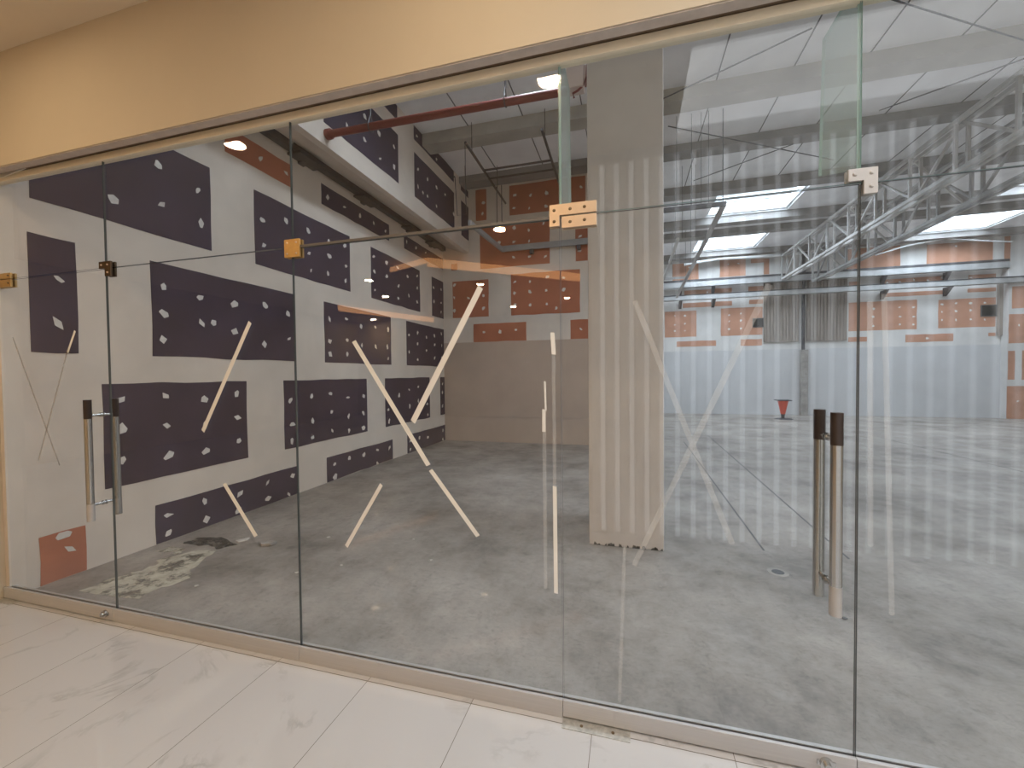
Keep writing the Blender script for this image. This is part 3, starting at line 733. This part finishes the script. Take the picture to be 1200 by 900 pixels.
t = tag(empty('clamp_plate', (-3.05, -0.012, 2.118)), 'small dark bronze L-shaped clamp plate at the left door corner', 'glass clamp')
plate_part(t, 'plate', [(-3.052, 2.118), (-3.0, 2.118), (-3.0, 2.208), (-3.101, 2.208), (-3.101, 2.166), (-3.052, 2.166)], 'bronze')
screws(t, [(-3.078, 2.187), (-3.026, 2.187), (-3.026, 2.140)], r=.006, matk='brass')
t = tag(empty('hinge_plate', (-4.02, -0.012, 2.115)), 'brass pivot plate against the tan jamb at the far left', 'hinge')
plate_part(t, 'upper_plate', R_(-4.125, 2.169, -3.945, 2.208), 'gold'); plate_part(t, 'door_plate', R_(-4.125, 2.116, -3.945, 2.165), 'gold')
screws(t, [(-3.965, 2.19), (-3.965, 2.14)], r=.006)
t = tag(empty('floor_plate', (-.14, -.034, 0)), 'scratched steel floor plate under the right door pivot', 'floor plate')
m = MB(); m.box(-.281, -.069, 0, .0, -.006, .003); m.build('plate', 'plate', t, bevel=.001)
for x in (-.20, -.07):
    m = MB(); m.tube([(x, -.04, .003), (x, -.04, .0045)], .007, 12); m.build('screw', 'screw', t)
m = MB(); m.box(-4.13, -.06, 0, -3.98, -.006, .003); tag(m.build('floor_plate', 'plate'), 'grey floor plate beside the tan jamb', 'floor plate')

# ------------------------------------------------------------------ services in the left bay
t = tag(empty('sprinkler_pipe', (-2.0, 2.473, 4.37)), 'red painted pipe hung across the left bay', 'pipe')
m = MB(); m.tube([(-3.455, 2.473, 4.38), (-0.42, 2.473, 4.345)], 0.042, 16); m.build('pipe', 'red_pipe', t, smooth=True)
m = MB(); m.tube([(-3.459, 2.473, 4.38), (-3.40, 2.473, 4.38)], 0.060, 16); m.build('flange', 'red_pipe', t, smooth=True)
for x in (-2.86, -1.24):
    h = MB(); h.tube([(x, 2.473, 4.52), (x, 2.473, 5.7)], 0.010, 8)
    h.tube([(x, 2.473 + .056 * math.sin(a), 4.365 + .056 * math.cos(a)) for a in [i * math.pi / 8 for i in range(17)]], 0.006, 6)
    h.tube([(x, 2.473 - .05, 4.39), (x, 2.473, 4.52)], 0.005, 6); h.tube([(x, 2.473 + .05, 4.39), (x, 2.473, 4.52)], 0.005, 6)
    h.build('hanger', 'dark_steel', t)
t = tag(empty('junction_box', (-.45, 2.25, 4.17)), 'pale box with dark cables beside the top of the column', 'junction box')
m = MB(); m.box(-.56, 2.17, 4.17, -.40, 2.30, 4.46); m.box(-.40, 2.21, 4.25, -.344, 2.27, 4.38); m.build('box', 'box_paint', t, bevel=.004)
m = MB(); m.tube([(-.39, 2.2, 4.7), (-.385, 2.2, 4.5), (-.36, 2.19, 4.38), (-.37, 2.19, 4.25), (-.40, 2.2, 4.19), (-.45, 2.2, 4.15), (-.50, 2.2, 4.13), (-.49, 2.2, 4.09)], .011, 8); m.tube([(-.38, 2.23, 5.6), (-.37, 2.21, 4.6), (-.35, 2.2, 4.35), (-.38, 2.2, 4.17)], .009, 8)
m.build('cable', 'red_pipe', t, smooth=True)
t = tag(empty('sprinkler_grid', (-1.9, 5.3, 5.2)), 'dark pipe grid hung below the slab of the left bay', 'pipe')
for (p, q, r0) in (((-2.50, 4.5, 5.2), (-2.56, 6.95, 5.2), .022), ((-1.26, 4.5, 5.2), (-1.31, 6.95, 5.2), .022), ((-2.52, 5.44, 5.2), (-1.285, 5.44, 5.2), .018), ((-2.53, 5.77, 5.2), (-1.29, 5.77, 5.2), .018)):
    m = MB(); m.tube([p, q], r0, 10); m.build('pipe', 'grid_pipe', t, smooth=True)
for (x, y) in ((-2.505, 4.8), (-1.27, 4.8), (-2.54, 6.3), (-1.30, 6.3)):
    m = MB(); m.tube([(x, y, 5.22), (x, y, 5.69)], .006, 6); m.build('hanger', 'grid_pipe', t)
for (x, y) in ((-2.49, 6.1), (-2.39, 6.1)):
    m = MB(); m.tube([(x, y, 5.2), (x, y, 4.35)], .008, 6); m.build('drop_rod', 'grid_pipe', t)
t = tag(empty('cable_hoop', (-3.2, 6.1, 4.7)), 'thin dark wire hoop hanging beside the upper left wall', 'wire')
m = MB(); m.tube([(-3.37, 6.1, 5.5), (-3.33, 6.1, 4.72), (-3.13, 6.1, 4.72), (-3.15, 6.1, 5.69)], .008, 6); m.build('wire', 'dark_steel', t)
m = MB(); m.tube([(-3.455, 6.1, 5.5), (-3.37, 6.1, 5.5)], .012, 6); m.build('bracket', 'dark_steel', t)
m = MB(); m.tube([(-2.737, 5.08, 5.2), (-2.737, 5.08, 4.5)], .006, 6); m.tube([(-2.737, 5.08, 5.5), (-2.737, 5.08, 5.2)], .006, 6); tag(m.build('hanging_wire', 'dark_steel'), 'single thin wire hanging from the beige beam', 'wire')
t = tag(empty('steel_rail', (-4.03, 3.6, 4.33)), 'dark steel rail running under the projecting left wall', 'rail')
m = MB(); m.box(-4.07, 0.12, 4.30, -3.98, 6.95, 4.40); m.build('channel', 'dark_steel', t)
for y in (2.75, 4.05, 5.45, 6.4):
    m = MB(); m.box(-4.098, y - .22, 4.27, -3.90, y + .22, 4.298); m.prism([(-4.098, y - .05, 4.24), (-4.03, y - .05, 4.27), (-4.098, y - .05, 4.27)], (0, .1, 0)); m.build('clamp', 'dark_steel', t)
t = tag(empty('steel_rail', (-1.5, 6.98, 4.15)), 'grey steel rail across the terracotta back wall', 'rail')
m = MB(); m.box(-2.66, 6.94, 4.17, 0.48, 6.99, 4.29); m.build('channel', 'truss_mid', t)
m = MB(); m.bar((-2.72, 5.2, 4.2), (-2.63, 6.94, 4.2), .05, .09); m.build('channel', 'truss_mid', t)
for x in (-1.0, -2.0, 0.1):
    m = MB(); m.box(x - .04, 6.95, 4.08, x + .04, 7.04, 4.17); m.build('bracket', 'dark_steel', t)

# ------------------------------------------------------------------ the far hall
RODS[0] = (RODS[0][0], (RODS[0][0][0] + (RODS[0][1][0] - RODS[0][0][0]) * (4.95 - RODS[0][0][1]) / (RODS[0][1][1] - RODS[0][0][1]), 4.95))
for k, (a, b) in enumerate(RODS):
    m = MB(); zr = 5.489 - .02 * (k == 4); m.tube([(a[0], a[1], zr), (b[0], b[1], zr)], .009, 8)
    tag(m.build('bracing_rod', 'dark_steel'), ('thin rod running up to the left glass fin of the right door', 'thin diagonal rod crossing the nearest slab, top right', 'thin diagonal rod meeting the beam at the right edge', 'thin rod sloping down from the column under the second rib', 'thin rod sloping up from the hanging frame to the second rib')[k], 'rod', 'thin diagonal rods under the hall roof')
t = tag(empty('suspended_frame', (1.2, 10, 4.2)), 'dark steel channel frame hung from wires beside the column', 'steel frame')
m = MB(); m.bar((.52, 5.60, 4.185), (1.49, 5.60, 4.185), .05, .07); m.build('cross_channel', 'dark_steel', t)
m = MB(); m.bar((1.47, 5.60, 4.19), (1.64, 14.24, 4.19), .07, .06); m.build('long_channel', 'truss_mid', t)
for y in (7.4, 9.2, 11.0, 12.6):
    m = MB(); m.bar((.52, y, 4.20), (1.47 + (y - 5.6) * .0195, y, 4.20), .05, .06); m.build('cross_channel', 'truss_mid', t)
m = MB(); m.bar((.96, 7.3, 4.20), (.96, 14.24, 4.20), .05, .06); m.build('long_channel', 'truss', t)
for (x, y, r0) in ((.76, 5.6, .004), (.985, 5.6, .005), (1.13, 5.6, .004), (1.24, 5.6, .005), (1.45, 5.6, .007), (1.05, 7.4, .004), (1.3, 7.4, .004), (1.1, 9.2, .004), (1.45, 9.2, .004), (1.2, 11.0, .004), (1.55, 11.0, .004)):
    m = MB(); m.tube([(x, y, 4.2), (x, y, 5.69)], r0, 6); m.build('hanger_wire', 'dark_steel', t)
# two steel channels along the far wall
for k, (z0, z1, y, x1, lab) in enumerate(((4.56, 4.76, 14.45, 11.02, 'upper pale steel channel along the far wall'), (4.09, 4.25, 14.35, 11.6, 'lower steel channel along the far wall'))):
    t = tag(empty('steel_channel', (6, y, z0)), lab, 'steel channel', 'steel channels along the far wall')
    m = MB(); m.box(.52, y - .05, z0, x1, y - .04, z1); m.box(.52, y - .05, z0, x1, y + .08, z0 + .012); m.box(.52, y - .05, z1 - .012, x1, y + .08, z1); m.build('channel', 'galv', t)
    m = MB(); m.box(.52, y - .052, z1, x1, y + .08, z1 + .07 if k == 0 else z1 + .03); m.build('top_flange', 'dark_steel', t)
    for x in (1.8, 2.9, 7.95, 9.6):
        m = MB(); m.prism([(x - .05, y - .02, z0), (x - .05, 14.654, z0), (x - .05, 14.654, z0 - .26)], (.1, 0, 0)); m.build('bracket', 'dark_steel', t)
# pier and pipe in the middle of the far wall
t = tag(empty('post', (5.73, 14.6, 0)), 'slim dark post on a rough grey pier against the far wall', 'post')
m = MB(); m.box(5.63, 14.50, 0, 5.83, 14.68, 2.24); m.build('pier', 'pier', t, bevel=.004)
m = MB(); m.tube([(5.71, 14.60, 2.24), (5.71, 14.60, 5.54)], .05, 14); m.build('pipe', 'dark_steel', t, smooth=True)
m = MB(); m.box(5.62, 14.52, 5.40, 5.80, 14.68, 5.54); m.build('cap_plate', 'dark_steel', t)
# roof trusses
def truss(x, zb, zt, y0, y1, lab, matk, w=.16):
    t = tag(empty('roof_truss', (x, (y0 + y1) / 2, zb)), lab, 'truss', 'steel lattice trusses under the roof')
    for dx in (-w / 2, w / 2):
        m = MB(); m.bar((x + dx, y0, zb), (x + dx + (.35 if y1 > 12 else 0) * 0, y1, zb), .06, .06); m.build('bottom_chord', matk, t)
        m = MB(); m.bar((x + dx, y0, zt), (x + dx, y1, zt), .06, .06); m.build('top_chord', matk, t)
    n = int(round((y1 - y0) / 1.15)); d = (y1 - y0) / n
    for i in range(n + 1):
        y = y0 + i * d
        m = MB(); m.bar((x - w / 2, y, zb + .03), (x - w / 2, y, zt - .03), .045, .045); m.build('vertical', matk, t)
        m = MB(); m.bar((x + w / 2, y, zb + .03), (x + w / 2, y, zt - .03), .045, .045); m.build('vertical', matk, t)
        if i < n:
            a, b = (zb, zt) if i % 2 == 0 else (zt, zb)
            m = MB(); m.bar((x, y, a), (x, y + d, b), .04, .04); m.build('diagonal', matk, t)
            m = MB(); m.bar((x - w / 2, y, zb), (x + w / 2, y + d, zb), .03, .03); m.build('lacing', matk, t)
    return t
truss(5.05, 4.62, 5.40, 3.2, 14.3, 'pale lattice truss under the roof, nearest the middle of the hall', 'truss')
truss(5.95, 4.50, 5.40, 3.2, 14.3, 'grey lattice truss just right of the paler one', 'truss_mid')
# cross trusses bracing the pair
t = tag(empty('roof_brace', (5.5, 9, 4.6)), 'short steel cross braces between the two trusses', 'brace')
for y in (5.5, 7.8, 10.1, 12.4):
    m = MB(); m.bar((5.13, y, 4.62), (5.87, y, 5.37), .035, .035); m.build('diagonal', 'truss', t)
    m = MB(); m.bar((5.13, y, 5.37), (5.87, y, 4.52), .035, .035); m.build('diagonal', 'truss', t)
# slack white pipe across the far wall below the rooflights
for k, (pts, lab) in enumerate((([(1.9, 14.3, 5.36), (3.0, 14.3, 5.47), (4.2, 14.3, 5.44), (5.55, 14.3, 5.44)], 'pale wrapped pipe under the far left rooflight'), ([(7.6, 14.3, 5.2), (8.4, 14.3, 5.42), (9.4, 14.3, 5.56), (10.3, 14.3, 5.40), (11.0, 14.3, 5.30)], 'pale arched conduit under the far right rooflight'))):
    m = MB(); m.tube(pts, .05 if k == 0 else .022, 10); tag(m.build('wrapped_pipe', 'plastic_wrap', smooth=True), lab, 'pipe')
for x in (8.4, 9.6, 10.2):
    pass
# upside-down traffic cone
t = tag(empty('traffic_cone', (4.70, 13.27, 0)), 'orange red traffic cone standing upside down near the far wall', 'traffic cone')
m = MB(); m.lathe(4.70, 13.27, [(.045, .02), (.05, .12), (.062, .16)], 24); m.build('tip', 'cone_dark', t, smooth=True)
m = MB(); m.lathe(4.70, 13.27, [(.062, .16), (.095, .32), (.13, .48), (.155, .585)], 28); m.build('body', 'cone', t, smooth=True)
m = MB(); m.box(4.50, 13.07, .585, 4.90, 13.47, .61); m.build('base', 'cone_dark', t, bevel=.01)
m = MB(); m.lathe(4.72, 13.27, [(.26, 0), (.25, .012), (.06, .02)], 24); m.build('dark_disc', 'cone_dark', t)  # flat dark disc lying under the tip
# floor drain
t = tag(empty('floor_drain', (1.067, 1.717, 0)), 'round floor drain left of the right door handle', 'drain')
m = MB(); m.lathe(1.067, 1.717, [(.072, 0), (.070, .003), (.05, .003)], 26); m.build('ring', 'pier', t)
m = MB(); m.lathe(1.067, 1.717, [(.042, .003), (.038, .005), (.0, .005)], 20); m.build('cover', 'dark_steel', t)
# debris
def scrap(name, poly, h, tilt, matk, lab):
    mb = MB(); cx = sum(p[0] for p in poly) / len(poly)
    mb.prism([(x, y, .001 + max(0, (x - cx) * tilt)) for x, y in poly], (0, 0, h)); tag(mb.build(name, matk, bevel=.002), lab, 'debris')
scrap('plaster_scrap', [(-3.47, 1.16), (-3.41, 1.14), (-3.37, 1.20), (-3.40, 1.25), (-3.44, 1.21)], .01, 0, 'scrap', 'pale torn scrap on the concrete near the left wall')
scrap('stone_chip', [(-3.20, 1.17), (-3.13, 1.12), (-3.06, 1.15), (-3.05, 1.21), (-3.12, 1.22)], .022, .1, 'pier', 'flat brown stone chip on the concrete near the left wall')
rnd = random.Random(21)
for (x, y) in ((-2.2, .99), (-2.45, .80), (-1.9, 1.6), (-3.0, .45), (-2.7, 1.45), (-1.55, 1.25), (2.6, 5.2), (3.1, 6.3), (1.25, 1.15)):
    k = rnd.uniform(.012, .022)
    scrap('plaster_crumb', [(x + k * math.cos(a) * rnd.uniform(.7, 1.2), y + k * math.sin(a) * rnd.uniform(.7, 1.2)) for a in (0, 1.2, 2.4, 3.6, 4.9)], .006, 0, 'scrap' if x < 1 else 'joint', 'tiny crumb of plaster lying on the concrete floor')
for o in COL.objects:
    if o.name.startswith('plaster_crumb'): o['group'] = 'crumbs on the concrete floor'

# ------------------------------------------------------------------ mall lamps (seen mirrored in the glass)
def downlight(x, y, zc=3.54):
    t = tag(empty('downlight', (x, y, zc)), 'round recessed downlight glowing in the mall ceiling', 'downlight', 'recessed downlights in the mall ceiling')
    m = MB(); m.lathe(x, y, [(.075, zc - .005), (.105, zc - .012), (.11, zc)], 28); m.build('rim', 'lamp_rim', t, smooth=True)
    m = MB(); m.lathe(x, y, [(.0, zc - .016), (.078, zc - .014), (.078, zc - .006)], 28); m.build('lens', 'lamp' if y > -2 else 'lamp_far', t)
for (x, y) in ((-.525, -1.09), (-3.31, -1.10), (-1.74, -3.83), (-5.33, -5.98), (-6.02, -7.68), (-3.22, -7.11), (-3.32, -10.3), (-8.9, -11.4), (-1.59, -9.44)): downlight(x, y)
def cove(p, q, w, z0, z1, lab):
    p, q = Vector(p), Vector(q); d = (q - p).normalized(); nn = Vector((-d.y, d.x)) * w
    t = tag(empty('cove_light', (p.x, p.y, z0)), lab, 'cove light')
    m = MB(); m.prism([(a.x, a.y, z0) for a in (p, q, q + nn, p + nn)], (0, 0, z1 - z0)); m.build('housing', 'tan', t)
    m = MB(); m.prism([(a.x, a.y, z0 + .02) for a in (p - nn * .05, q - nn * .05, q - nn * .2, p - nn * .2)], (0, 0, z1 - z0 - .04)); m.build('strip', 'cove', t)
cove((-3.33, -4.74), (-0.95, -6.70), -.12, 3.34, 3.53, 'warm lit cove strip across the corridor ceiling')
cove((-4.25, -5.10), (-3.33, -4.74), -.12, 3.40, 3.53, 'short warm lit cove strip at the corridor bend')
cove((-7.95, -8.3), (-6.60, -11.6), -.12, 3.33, 3.53, 'warm lit cove strip deep in the corridor')
